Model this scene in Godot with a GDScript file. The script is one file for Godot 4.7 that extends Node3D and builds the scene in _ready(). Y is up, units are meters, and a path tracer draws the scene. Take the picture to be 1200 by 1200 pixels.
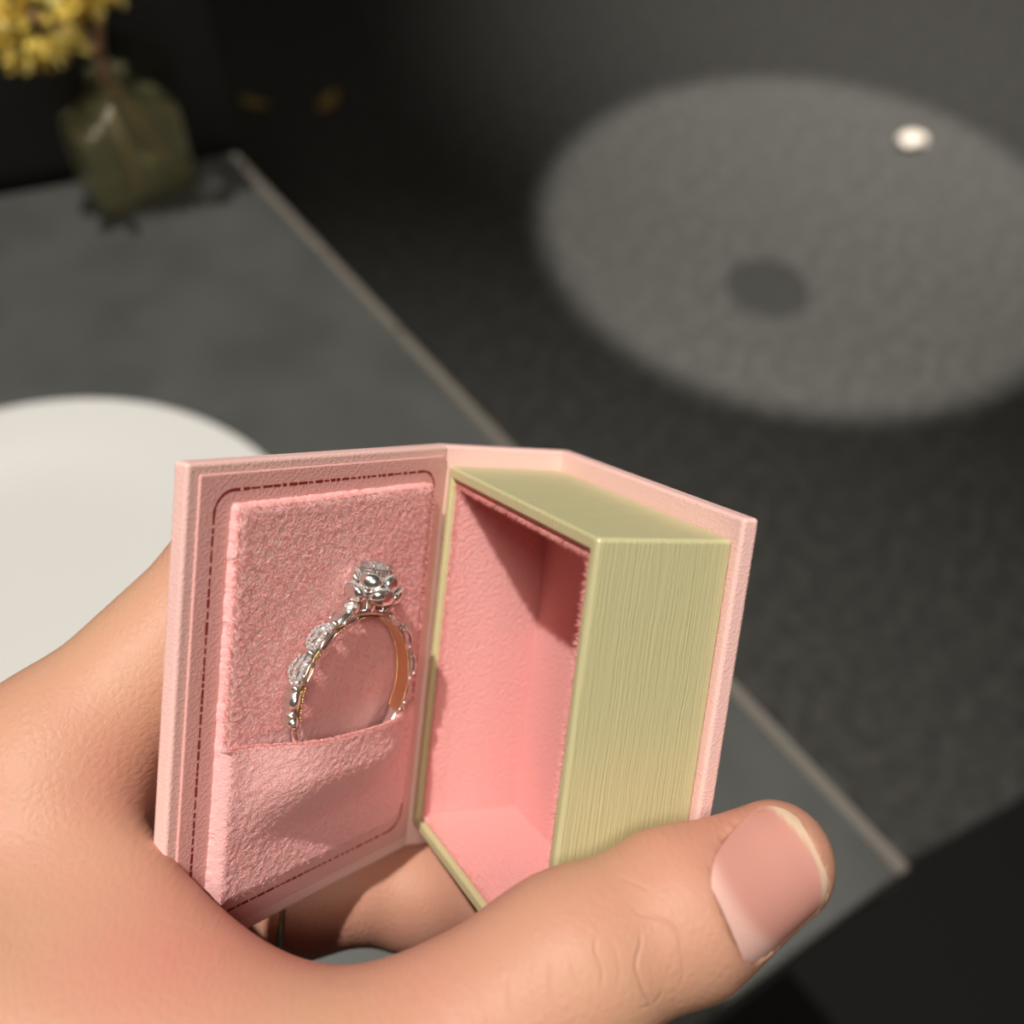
extends Node3D

# ---------------------------------------------------------------- helpers
const MM := 0.001
var rng := RandomNumberGenerator.new()
var taken := {}

func numbered(called: String) -> String:
	if not taken.has(called):
		taken[called] = 0
		return called
	taken[called] += 1
	return "%s_%03d" % [called, taken[called]]

func tag(o: Node3D, label: String, category: String, group := "") -> Node3D:
	o.set_meta("label", label)
	o.set_meta("category", category)
	if group != "":
		o.set_meta("group", group)
	return o

func thing(called: String, label: String, category: String, t := Transform3D(), group := "") -> Node3D:
	var o := Node3D.new()
	o.name = numbered(called)
	o.transform = t
	add_child(o)
	tag(o, label, category, group)
	return o

# a growing triangle list; points in millimetres of the owner's frame
class Shape:
	var v := PackedVector3Array()
	var n := PackedVector3Array()
	var uv := PackedVector2Array()
	var c := PackedColorArray()
	var i := PackedInt32Array()
	func vert(p: Vector3, nn: Vector3, u := Vector2.ZERO, col := Color.WHITE) -> int:
		v.append(p); n.append(nn); uv.append(u); c.append(col)
		return v.size() - 1
	func tri(a: int, b: int, d: int) -> void:
		# wind so that the front (clockwise in Godot) agrees with the normals
		var g := (v[b] - v[a]).cross(v[d] - v[a])
		if g.dot(n[a] + n[b] + n[d]) > 0.0:
			i.append_array([a, d, b])
		else:
			i.append_array([a, b, d])
	func quad(a: int, b: int, d: int, e: int) -> void:
		tri(a, b, d); tri(a, d, e)
	func flat_tri(a: Vector3, b: Vector3, d: Vector3, outward: Vector3, col := Color.WHITE) -> void:
		var g := (b - a).cross(d - a).normalized()
		if g.dot(outward) < 0.0: g = -g
		tri(vert(a, g, Vector2.ZERO, col), vert(b, g, Vector2.ZERO, col), vert(d, g, Vector2.ZERO, col))
	func flat_quad(a: Vector3, b: Vector3, d: Vector3, e: Vector3, outward: Vector3, col := Color.WHITE) -> void:
		flat_tri(a, b, d, outward, col); flat_tri(a, d, e, outward, col)
	func grid(nx: int, ny: int, f: Callable, close_x := false) -> void:
		# f(s, t) with s, t in 0..1 returns [point, uv] ; normals from neighbours
		var base := v.size()
		for y in ny + 1:
			for x in nx + 1:
				var r: Array = f.call(float(x) / nx, float(y) / ny)
				vert(r[0], Vector3.ZERO, r[1] if r.size() > 1 else Vector2.ZERO, r[2] if r.size() > 2 else Color.WHITE)
		var w := nx + 1
		for y in ny:
			for x in nx:
				var a := base + y * w + x
				i.append_array([a, a + 1, a + w + 1, a, a + w + 1, a + w])
		for y in ny + 1:
			for x in nx + 1:
				var xa := x - 1
				var xb := x + 1
				if close_x:
					if x == 0: xa = nx - 1
					if x == nx: xb = 1
				xa = clampi(xa, 0, nx); xb = clampi(xb, 0, nx)
				var du := v[base + y * w + xb] - v[base + y * w + xa]
				var dv := v[base + mini(y + 1, ny) * w + x] - v[base + maxi(y - 1, 0) * w + x]
				# Godot's front is clockwise: normal = dv x du for this order
				n[base + y * w + x] = dv.cross(du).normalized()
	func moved(t: Transform3D) -> Shape:
		var o := Shape.new()
		o.join(self, t)
		return o
	func join(s: Shape, t := Transform3D(), col = null) -> void:
		var base := v.size()
		var nb := t.basis.inverse().transposed()
		for k in s.v.size():
			v.append(t * s.v[k]); n.append((nb * s.n[k]).normalized()); uv.append(s.uv[k]); c.append(s.c[k] if col == null else col)
		var flip := t.basis.determinant() < 0.0
		for k in range(0, s.i.size(), 3):
			if flip:
				i.append_array([base + s.i[k], base + s.i[k + 2], base + s.i[k + 1]])
			else:
				i.append_array([base + s.i[k], base + s.i[k + 1], base + s.i[k + 2]])
	func mesh(scale: float) -> ArrayMesh:
		var a := []
		a.resize(Mesh.ARRAY_MAX)
		var q := PackedVector3Array()
		q.resize(v.size())
		for k in v.size(): q[k] = v[k] * scale
		a[Mesh.ARRAY_VERTEX] = q
		a[Mesh.ARRAY_NORMAL] = n
		a[Mesh.ARRAY_TEX_UV] = uv
		a[Mesh.ARRAY_COLOR] = c
		a[Mesh.ARRAY_INDEX] = i
		var m := ArrayMesh.new()
		m.add_surface_from_arrays(Mesh.PRIMITIVE_TRIANGLES, a)
		return m

func part(called: String, s: Shape, m: Material, parent: Node3D, at := Transform3D()) -> MeshInstance3D:
	var o := MeshInstance3D.new()
	o.name = called if parent != self else numbered(called)
	o.mesh = s.mesh(MM)
	o.material_override = m
	o.transform = at
	parent.add_child(o, true)
	return o

func struct(called: String, s: Shape, m: Material) -> MeshInstance3D:
	var o := part(called, s, m, self)
	o.set_meta("kind", "structure")
	return o

# box with rounded edges: size, edge radius
func rbox(lo: Vector3, hi: Vector3, r: float, k := 3) -> Shape:
	var s := Shape.new()
	var cen := (lo + hi) * 0.5
	var h := (hi - lo) * 0.5
	r = minf(r, minf(h.x, minf(h.y, h.z)) * 0.999)
	var lines := func(e: float) -> PackedFloat32Array:
		var q := PackedFloat32Array()
		for j in k + 1: q.append(-e + r - r * tan(PI / 4.0 * (1.0 - float(j) / k)))
		for j in k + 1: q.append(e - r + r * tan(PI / 4.0 * float(j) / k))
		return q
	for ax in 3:
		var a1 := (ax + 1) % 3
		var a2 := (ax + 2) % 3
		var l1: PackedFloat32Array = lines.call(h[a1])
		var l2: PackedFloat32Array = lines.call(h[a2])
		for sg in [-1.0, 1.0]:
			var base := s.v.size()
			for p2 in l2:
				for p1 in l1:
					var p := Vector3.ZERO
					p[ax] = sg * h[ax]; p[a1] = p1; p[a2] = p2
					var inner := p.clamp(-h + Vector3.ONE * r, h - Vector3.ONE * r)
					var d := (p - inner).normalized()
					s.vert(cen + inner + d * r, d)
			var w := l1.size()
			for y in l2.size() - 1:
				for x in w - 1:
					var a := base + y * w + x
					s.quad(a, a + 1, a + w + 1, a + w)
	return s

# round-section tube along points; radii per point
func tube(pts: Array, radii: Array, sides := 10, caps := true) -> Shape:
	var s := Shape.new()
	var up := Vector3(0.31, 0.83, 0.46).normalized()
	var rings := []
	for j in pts.size():
		var d: Vector3 = (pts[mini(j + 1, pts.size() - 1)] - pts[maxi(j - 1, 0)]).normalized()
		if absf(d.dot(up)) > 0.95: up = Vector3(0.9, 0.1, -0.4).normalized()
		var x := (up - d * d.dot(up)).normalized()
		up = x
		var y := d.cross(x)
		var ring := []
		for q in sides + 1:
			var a := TAU * q / sides
			var dir := x * cos(a) + y * sin(a)
			ring.append(s.vert(pts[j] + dir * radii[j], dir, Vector2(float(q) / sides, float(j) / pts.size())))
		rings.append(ring)
	for j in pts.size() - 1:
		for q in sides:
			s.quad(rings[j][q], rings[j][q + 1], rings[j + 1][q + 1], rings[j + 1][q])
	if caps:
		for e in [0, pts.size() - 1]:
			var nn: Vector3 = (pts[0] - pts[1]).normalized() if e == 0 else (pts[e] - pts[e - 1]).normalized()
			var cc := s.vert(pts[e] + nn * radii[e] * 0.5, nn)
			for q in sides:
				var a := s.vert(s.v[rings[e][q]], nn)
				var b := s.vert(s.v[rings[e][q + 1]], nn)
				s.tri(cc, a, b)
	return s

# profile [(radius, height)...] round y
func lathe(prof: Array, sides := 48) -> Shape:
	var s := Shape.new()
	s.grid(sides, prof.size() - 1, func(u, t):
		var j := int(round(t * (prof.size() - 1)))
		var a: float = u * TAU
		return [Vector3(prof[j].x * cos(a), prof[j].y, prof[j].x * sin(a)), Vector2(u, t)], true)
	return s

func ball(cen: Vector3, rad: Vector3, nu := 12, nv := 8) -> Shape:
	var s := Shape.new()
	var base := 0
	for y in nv + 1:
		for x in nu + 1:
			var a := TAU * x / nu
			var b := PI * y / nv
			var d := Vector3(sin(b) * cos(a), cos(b), sin(b) * sin(a))
			s.vert(cen + d * rad, (d / rad).normalized(), Vector2(float(x) / nu, float(y) / nv))
	for y in nv:
		for x in nu:
			var a := base + y * (nu + 1) + x
			s.quad(a, a + 1, a + nu + 2, a + nu + 1)
	return s

# straight prism: polygon (counter-clockwise seen from +y), from y0 to y1
func slab(poly: Array, y0: float, y1: float, bevel := 0.0) -> Shape:
	var s := Shape.new()
	var cnt := poly.size()
	var cen := Vector2.ZERO
	for p in poly: cen += p / cnt
	var inset := []
	for j in cnt:
		var p: Vector2 = poly[j]
		var a: Vector2 = (p - poly[(j + cnt - 1) % cnt]).normalized()
		var b: Vector2 = (poly[(j + 1) % cnt] - p).normalized()
		var na := Vector2(a.y, -a.x)
		var nb := Vector2(b.y, -b.x)
		if na.dot(p - cen) < 0.0: na = -na; nb = -nb
		var m := (na + nb).normalized()
		inset.append(p - m * bevel / maxf(0.3, m.dot(na)))
	var c3 := Vector3(cen.x, (y0 + y1) * 0.5, cen.y)
	for j in cnt:
		var k := (j + 1) % cnt
		var p: Vector2 = poly[j]
		var q: Vector2 = poly[k]
		var out3 := Vector3((p + q).x * 0.5, 0, (p + q).y * 0.5) - Vector3(cen.x, 0, cen.y)
		s.flat_quad(Vector3(p.x, y0, p.y), Vector3(q.x, y0, q.y), Vector3(q.x, y1 - bevel, q.y), Vector3(p.x, y1 - bevel, p.y), out3)
		if bevel > 0.0:
			s.flat_quad(Vector3(p.x, y1 - bevel, p.y), Vector3(q.x, y1 - bevel, q.y), Vector3(inset[k].x, y1, inset[k].y), Vector3(inset[j].x, y1, inset[j].y), out3.normalized() + Vector3.UP)
	for j in range(1, cnt - 1):
		var t: Array = inset if bevel > 0.0 else poly
		s.flat_tri(Vector3(t[0].x, y1, t[0].y), Vector3(t[j].x, y1, t[j].y), Vector3(t[j + 1].x, y1, t[j + 1].y), Vector3.UP)
		s.flat_tri(Vector3(poly[0].x, y0, poly[0].y), Vector3(poly[j].x, y0, poly[j].y), Vector3(poly[j + 1].x, y0, poly[j + 1].y), Vector3.DOWN)
	return s

# ---------------------------------------------------------------- materials
func noise(kind: int, freq: float, octaves := 3, seed_ := 1) -> FastNoiseLite:
	var f := FastNoiseLite.new()
	f.noise_type = kind
	f.frequency = freq
	f.fractal_octaves = octaves
	f.seed = seed_
	return f

func noise_tex(f: FastNoiseLite, size := 512, ramp: Gradient = null) -> NoiseTexture2D:
	var t := NoiseTexture2D.new()
	t.width = size; t.height = size
	t.seamless = true
	t.noise = f
	if ramp: t.color_ramp = ramp
	return t

func ramp(stops: Array) -> Gradient:
	var g := Gradient.new()
	var o := PackedFloat32Array()
	var c := PackedColorArray()
	for s in stops:
		o.append(s[0]); c.append(s[1])
	g.offsets = o; g.colors = c
	return g

func mat(col: Color, rough: float, metal := 0.0) -> StandardMaterial3D:
	var m := StandardMaterial3D.new()
	m.albedo_color = col
	m.roughness = rough
	m.metallic = metal
	return m

# texture repeats every `period` mm in the object's own axes
func tri(m: StandardMaterial3D, period: float) -> StandardMaterial3D:
	m.uv1_triplanar = true
	m.uv1_triplanar_sharpness = 4.0
	m.uv1_scale = Vector3.ONE * (1000.0 / period)
	return m

func relief(m: StandardMaterial3D, t: Texture2D, height_mm: float) -> StandardMaterial3D:
	m.heightmap_enabled = true
	m.heightmap_texture = t
	m.heightmap_scale = height_mm * 0.1
	return m

# one fixed pose frame: the hand was measured in a frame tilted 52 degrees, in millimetres
var pose := Transform3D(Basis(Vector3(0.99989, 0.00911, -0.01173), Vector3(-0.01485, 0.61349, -0.78956), Vector3(0, 0.78965, 0.61356)), Vector3(0, 850, 0))
var box_at := Transform3D(Basis(Vector3(0.42345, 0.56521, 0.70797), Vector3(0.09901, 0.74794, -0.65634), Vector3(-0.90049, 0.34802, 0.26076)), Vector3(-8.832, 732.899, -99.03))

func metres(t: Transform3D) -> Transform3D:
	return Transform3D(t.basis.orthonormalized(), t.origin * MM)

func H(x: float, y: float, z: float) -> Vector3:   # pose frame (x right, y down, z away) to world millimetres
	return pose * Vector3(x, -y, -z)

# ================================================================= scene
func _ready() -> void:
	rng.seed = 7
	camera_and_light()
	room()
	table_and_plate()
	vase_and_flowers()
	floor_bits()
	ring_box()
	diamond_ring()
	hand()

func camera_and_light() -> void:
	var cam := Camera3D.new()
	cam.name = "camera"
	cam.transform = Transform3D(pose.basis.orthonormalized(), Vector3(0, 0.85, 0))
	var at := CameraAttributesPhysical.new()
	at.frustum_focal_length = 26.0
	at.frustum_focus_distance = 0.133
	at.frustum_near = 0.02
	at.frustum_far = 50.0
	at.exposure_aperture = 26.0 / 2.6
	cam.attributes = at
	cam.current = true
	add_child(cam)
	var env := Environment.new()
	env.background_mode = Environment.BG_COLOR
	env.background_color = Color(0, 0, 0)
	env.tonemap_mode = Environment.TONE_MAPPER_LINEAR
	env.tonemap_exposure = 1.0
	env.sdfgi_enabled = true
	env.ssao_enabled = true
	env.ssil_enabled = true
	var we := WorldEnvironment.new()
	we.name = "environment"
	we.environment = env
	add_child(we)
	# the downlight over the table and the one over the floor, and a dim panel added for fill
	downlight(Vector3(-0.37, 2.60, -0.05), Vector3(-0.11, 0.45, -0.17), 21.0, 1.0, 4.3, "recessed ceiling downlight above the small dark table")
	downlight(Vector3(0.355, 2.60, -1.115), Vector3(0.355, 0.0, -1.115), 7.4, 0.16, 9.0, "recessed ceiling downlight above the pool of light on the floor")
	downlight(Vector3(0.85, 2.60, -1.9), Vector3(0.66, 0.0, -1.72), 19.0, 1.0, 6.5, "recessed ceiling downlight farthest from the table, above the upper right of the floor")
	fill_panel()

func downlight(at: Vector3, aim: Vector3, half: float, soft: float, energy: float, label: String) -> void:
	var t := thing("ceiling_downlight", label, "ceiling light", Transform3D(Basis(), at), "")
	var rim := lathe([Vector2(30, 0), Vector2(31, -3), Vector2(44, -4), Vector2(46, 0), Vector2(46, 12), Vector2(30, 12), Vector2(30, 0)], 40)
	part("trim_ring", rim, mat(Color(0.25, 0.25, 0.25), 0.4, 0.6), t)
	var lens := mat(Color(1, 1, 1), 0.4)
	lens.emission_enabled = true
	lens.emission = Color(1.0, 0.93, 0.82)
	lens.emission_energy_multiplier = 3.0
	part("lamp_lens", lathe([Vector2(0.01, 4), Vector2(29.5, 4), Vector2(29.5, 9), Vector2(0.01, 9)], 32), lens, t)
	var l := SpotLight3D.new()
	l.name = "lamp_light"
	l.light_color = Color(1.0, 0.972, 0.935)
	l.light_energy = energy
	l.light_size = 0.02
	l.spot_range = 6.0
	l.spot_angle = half
	l.spot_angle_attenuation = soft
	l.spot_attenuation = 2.0
	l.shadow_enabled = true
	t.add_child(l)
	l.position = Vector3(0, -0.012, 0)
	l.look_at_from_position(at + Vector3(0, -0.012, 0), aim, Vector3(0, 0, -1) if absf((aim - at).normalized().y) > 0.9 else Vector3.UP)

func fill_panel() -> void:  # unseen glowing panel, added overhead to give soft fill light
	var at := Vector3(0.3, 2.595, 0.9)
	var t := thing("added_fill_panel", "dim square glowing panel added at the ceiling behind the viewer as fill light", "ceiling light", Transform3D(Basis(), at))
	part("fill_panel_frame", rbox(Vector3(-310, -6, -310), Vector3(310, 4, 310), 3), mat(Color(0.6, 0.6, 0.6), 0.5), t)
	var g := mat(Color(1, 1, 1), 0.5)
	g.emission_enabled = true
	g.emission = Color(1.0, 0.96, 0.9)
	g.emission_energy_multiplier = 0.8
	part("fill_panel_face", rbox(Vector3(-290, -9, -290), Vector3(290, -5, 290), 1), g, t)
	var l := AreaLight3D.new()
	l.name = "fill_glow"
	l.area_size = Vector2(0.58, 0.58)
	l.light_color = Color(1.0, 0.96, 0.9)
	l.light_energy = 2.0
	l.area_range = 8.0
	l.shadow_enabled = true
	t.add_child(l)
	l.rotation = Vector3(-PI / 2, 0, 0)
	l.position = Vector3(0, -0.014, 0)

func room() -> void:
	var fm := mat(Color(1, 1, 1), 0.62)
	fm.albedo_texture = noise_tex(noise(FastNoiseLite.TYPE_SIMPLEX_SMOOTH, 0.012, 5, 3), 1024, ramp([[0.0, Color(0.17, 0.17, 0.165)], [0.35, Color(0.25, 0.249, 0.241)], [0.6, Color(0.275, 0.274, 0.265)], [1.0, Color(0.385, 0.383, 0.37)]]))
	tri(fm, 210.0)
	relief(fm, noise_tex(noise(FastNoiseLite.TYPE_SIMPLEX_SMOOTH, 0.03, 4, 4), 512), 1.2)
	struct("floor", rbox(Vector3(-2400, -120, -3000), Vector3(2400, 0, 1900), 1), fm)
	var wm := tri(mat(Color(0.34, 0.33, 0.31), 0.85), 900.0)
	struct("wall_back", rbox(Vector3(-2520, -120, -3120), Vector3(2520, 2720, -3000), 1), wm)
	struct("wall_front", rbox(Vector3(-2520, -120, 1900), Vector3(2520, 2720, 2020), 1), wm)
	struct("wall_left", rbox(Vector3(-2520, -120, -3000), Vector3(-2400, 2720, 1900), 1), wm)
	struct("wall_right", rbox(Vector3(2400, -120, -3000), Vector3(2520, 2720, 1900), 1), wm)
	# a near-black partition that the table's back edge stands against
	var pe := (TL - TB).normalized()
	var pn := Vector2(pe.y, -pe.x)
	if pn.y > 0.0: pn = -pn
	var p0 := TB + pn * 8.0 - pe * 1.0
	var p1 := p0 + pe * 1500.0
	var dk := mat(Color(0.085, 0.083, 0.078), 0.35)
	struct("wall_partition", slab([p0, p1, p1 + pn * 45.0, p0 + pn * 45.0], 0, 800, 2.0), dk)
	struct("ceiling", rbox(Vector3(-2520, 2600, -3120), Vector3(2520, 2720, 2020), 1), mat(Color(0.5, 0.49, 0.47), 0.9))

const TB := Vector2(-170, -584)     # back corner of the table top, world mm (x, z)
const TR := Vector2(148.5, -149)
const TF := Vector2(-205, 87)       # front corner, off the frame
const TL := Vector2(-520, -464)

func table_and_plate() -> void:
	var tm := mat(Color(1, 1, 1), 0.5)
	tm.albedo_texture = noise_tex(noise(FastNoiseLite.TYPE_SIMPLEX_SMOOTH, 0.006, 6, 8), 1024, ramp([[0.0, Color(0.26, 0.265, 0.258)], [0.5, Color(0.292, 0.298, 0.291)], [1.0, Color(0.325, 0.33, 0.323)]]))
	tri(tm, 420.0)
	relief(tm, noise_tex(noise(FastNoiseLite.TYPE_SIMPLEX_SMOOTH, 0.03, 4, 9), 512), 0.12)
	var t := thing("side_table", "low dark grey stone-topped table with a thin pale edge strip, under the hand", "table", Transform3D(Basis(), Vector3(-0.17, 0, -0.27)))
	var o2 := Vector2(-170, -270)
	var along := (TR - TB).normalized()
	var inward := Vector2(along.y, -along.x)
	if inward.dot(TF - TR) < 0: inward = -inward
	var wdt := 5.2
	var bb := TB + (TL - TB).normalized() * wdt / absf((TL - TB).normalized().dot(inward))
	var rr := TR + (TF - TR).normalized() * wdt / absf((TF - TR).normalized().dot(inward))
	part("tabletop", slab([bb - o2, rr - o2, TF - o2, TL - o2], 420, 450, 1.2), tm, t)
	# the pale edge strip, in four lengths with small gaps
	var em := mat(Color(0.53, 0.51, 0.48), 0.38)
	em.metallic = 0.25
	var cuts := [0.0, 0.2, 0.206, 0.345, 0.351, 0.72, 0.724, 1.0]
	for k in 4:
		var a := TB.lerp(TR, cuts[2 * k]); var b := TB.lerp(TR, cuts[2 * k + 1])
		var c := bb.lerp(rr, cuts[2 * k + 1]); var d := bb.lerp(rr, cuts[2 * k])
		part("edge_strip", slab([a - o2, b - o2, c - o2, d - o2], 421, 450.4, 1.4), em, t)
	var dark := mat(Color(0.06, 0.06, 0.06), 0.5, 0.3)
	part("pedestal", lathe([Vector2(0.01, 25), Vector2(38, 25), Vector2(34, 60), Vector2(30, 400), Vector2(70, 419.5), Vector2(0.01, 419.5)], 40).moved(Transform3D(Basis(), Vector3(-20, 0, 0))), dark, t)
	part("base_plate", rbox(Vector3(-200, 0, -180), Vector3(160, 25, 180), 6), dark, t)
	# plate
	var pm := mat(Color(0.83, 0.83, 0.825), 0.22)
	pm.clearcoat_enabled = true
	pm.clearcoat = 0.4
	var prof := [Vector2(0.01, 3), Vector2(40, 3), Vector2(70, 3.2), Vector2(84, 4.5), Vector2(95, 8), Vector2(108, 11.5), Vector2(120, 14), Vector2(122.6, 14.6), Vector2(123.4, 14.2), Vector2(123, 13), Vector2(110, 9), Vector2(92, 3.5), Vector2(80, 0.6), Vector2(72, 0), Vector2(70, 1), Vector2(0.01, 1.2)]
	var pl := part("plate", lathe(prof, 96), pm, self, Transform3D(Basis(), Vector3(-0.199, 0.4503, -0.241)))
	tag(pl, "round white glazed plate lying on the dark table behind the hand", "plate")

func vase_and_flowers() -> void:
	var e1 := Vector3(0.767, 0, -0.65)
	var e2 := Vector3(-0.65, 0, -0.767)
	var foot := Vector3(-232, 450.2, -514) + e1 * 30 + e2 * 17.6
	var vt := Transform3D(Basis(e1, Vector3.UP, -e2), foot * MM)
	var v := thing("bud_vase", "small square olive-tinted glass bottle vase at the back corner of the dark table", "vase", vt)
	var gm := mat(Color(0.92, 0.91, 0.74, 0.13), 0.03)
	gm.transparency = BaseMaterial3D.TRANSPARENCY_ALPHA
	gm.refraction_enabled = true
	gm.refraction_scale = 0.05
	# outer and inner skins of a rounded-square bottle: [half x, half z, y, roundness 0 square .. 1 round]
	var outer := [[27.0, 16.0, 0.0, 0.1], [29.5, 17.3, 1.5, 0.1], [30.0, 17.6, 5.0, 0.1], [30.0, 17.6, 46.0, 0.1], [29.0, 17.0, 50.0, 0.12], [20.0, 14.0, 55.0, 0.4], [12.0, 11.0, 60.0, 0.9], [10.0, 10.0, 64.0, 1.0], [10.0, 10.0, 70.0, 1.0], [11.5, 11.5, 71.5, 1.0], [11.5, 11.5, 73.5, 1.0]]
	var inner := [[9.8, 9.8, 73.5, 1.0], [8.1, 8.1, 70.0, 1.0], [8.0, 8.0, 64.0, 1.0], [10.0, 9.0, 60.5, 0.9], [18.5, 12.2, 53.5, 0.4], [27.0, 15.0, 48.5, 0.12], [28.0, 15.6, 45.0, 0.1], [28.0, 15.6, 10.0, 0.1], [26.5, 14.5, 7.0, 0.1], [0.02, 0.02, 6.6, 0.1]]
	var all := [[0.02, 0.02, 0.3, 0.15]] + outer + inner
	var s := Shape.new()
	s.grid(64, all.size() - 1, func(u, t):
		var j := int(round(t * (all.size() - 1)))
		var a: float = u * TAU
		var pw := lerpf(9.0, 2.0, all[j][3])
		var c := cos(a); var d := sin(a)
		var q := pow(pow(absf(c), pw) + pow(absf(d), pw), -1.0 / pw)
		return [Vector3(c * q * all[j][0], all[j][2], d * q * all[j][1]), Vector2(u, t)], true)
	part("glass_body", s, gm, v)
	# two sprigs, in world millimetres
	var neck := foot + Vector3.UP * 66
	var bark := tri(mat(Color(0.86, 0.68, 0.55), 0.8), 20.0)
	relief(bark, noise_tex(noise(FastNoiseLite.TYPE_SIMPLEX, 0.03, 3, 21), 256), 0.4)
	var petal := mat(Color(0.96, 0.86, 0.42), 0.75)
	petal.backlight_enabled = true
	petal.backlight = Color(0.45, 0.38, 0.08)
	var petal2 := mat(Color(0.98, 0.92, 0.58), 0.75)
	petal2.backlight_enabled = true
	petal2.backlight = Color(0.45, 0.4, 0.12)
	var heads := [Vector3(-232, 576, -508), Vector3(-197, 598, -520)]
	var feet := [foot + e1 * 20 + e2 * 2 + Vector3(0, 9, 0), foot - e1 * 5 - e2 * 9 + Vector3(0, 9, 0)]
	var labels := ["dried yellow flower sprig leaning left out of the glass bottle", "dried yellow flower sprig standing upright in the glass bottle"]
	for k in 2:
		var h: Vector3 = heads[k]
		var f0: Vector3 = feet[k]
		var org := Transform3D(Basis(), f0 * MM)
		var t := thing("flower_sprig", labels[k], "flower", org, "dried yellow flowers in the bottle")
		var nk: Vector3 = neck + (e1 * 2.5 if k == 0 else -e1 * 2.5)
		var mid: Vector3 = neck + Vector3.UP * 18 + (h - neck) * 0.15
		var pts := [f0 - f0, (f0.lerp(nk, 0.55) + Vector3(1, 0, 2)) - f0, nk - f0, mid - f0, h - f0]
		part("stem", tube(pts, [2.0, 2.2, 2.4, 2.3, 1.6], 10), bark, t)
		if k == 0:
			part("twig", tube([mid - f0, mid.lerp(h, 0.5) + Vector3(10, 6, 2) - f0, h + Vector3(18, 6, -4) - f0], [1.4, 1.1, 0.8], 8), bark, t)
		var r := 22.0 if k == 0 else 20.0
		var pet := Shape.new()
		var pet2 := Shape.new()
		var leaf := Shape.new()
		leaf.grid(4, 5, func(a, b):
			var wd: float = sin(PI * pow(b, 0.8)) * 3.6
			return [Vector3((a - 0.5) * 2.0 * wd, b * 9.0, 1.6 * sin(b * 2.2) + pow((a - 0.5) * 2.0, 2.0) * 1.3), Vector2(a, b)])
		for j in 190:
			var d := Vector3(rng.randfn(), rng.randfn(), rng.randfn()).normalized()
			var p := d * r * pow(rng.randf_range(0.25, 1.0), 0.45)
			p.y *= 0.85
			var b := Basis.looking_at(d.cross(Vector3(rng.randfn(), rng.randfn(), rng.randfn())).normalized(), d)
			(pet if j % 3 else pet2).join(leaf, Transform3D(b.scaled(Vector3.ONE * rng.randf_range(0.7, 1.25)), p + h - f0))
		for q in [[pet, petal], [pet2, petal2]]:
			var m := part("petals", q[0], q[1], t)
			m.set_meta("kind", "stuff")

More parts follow.
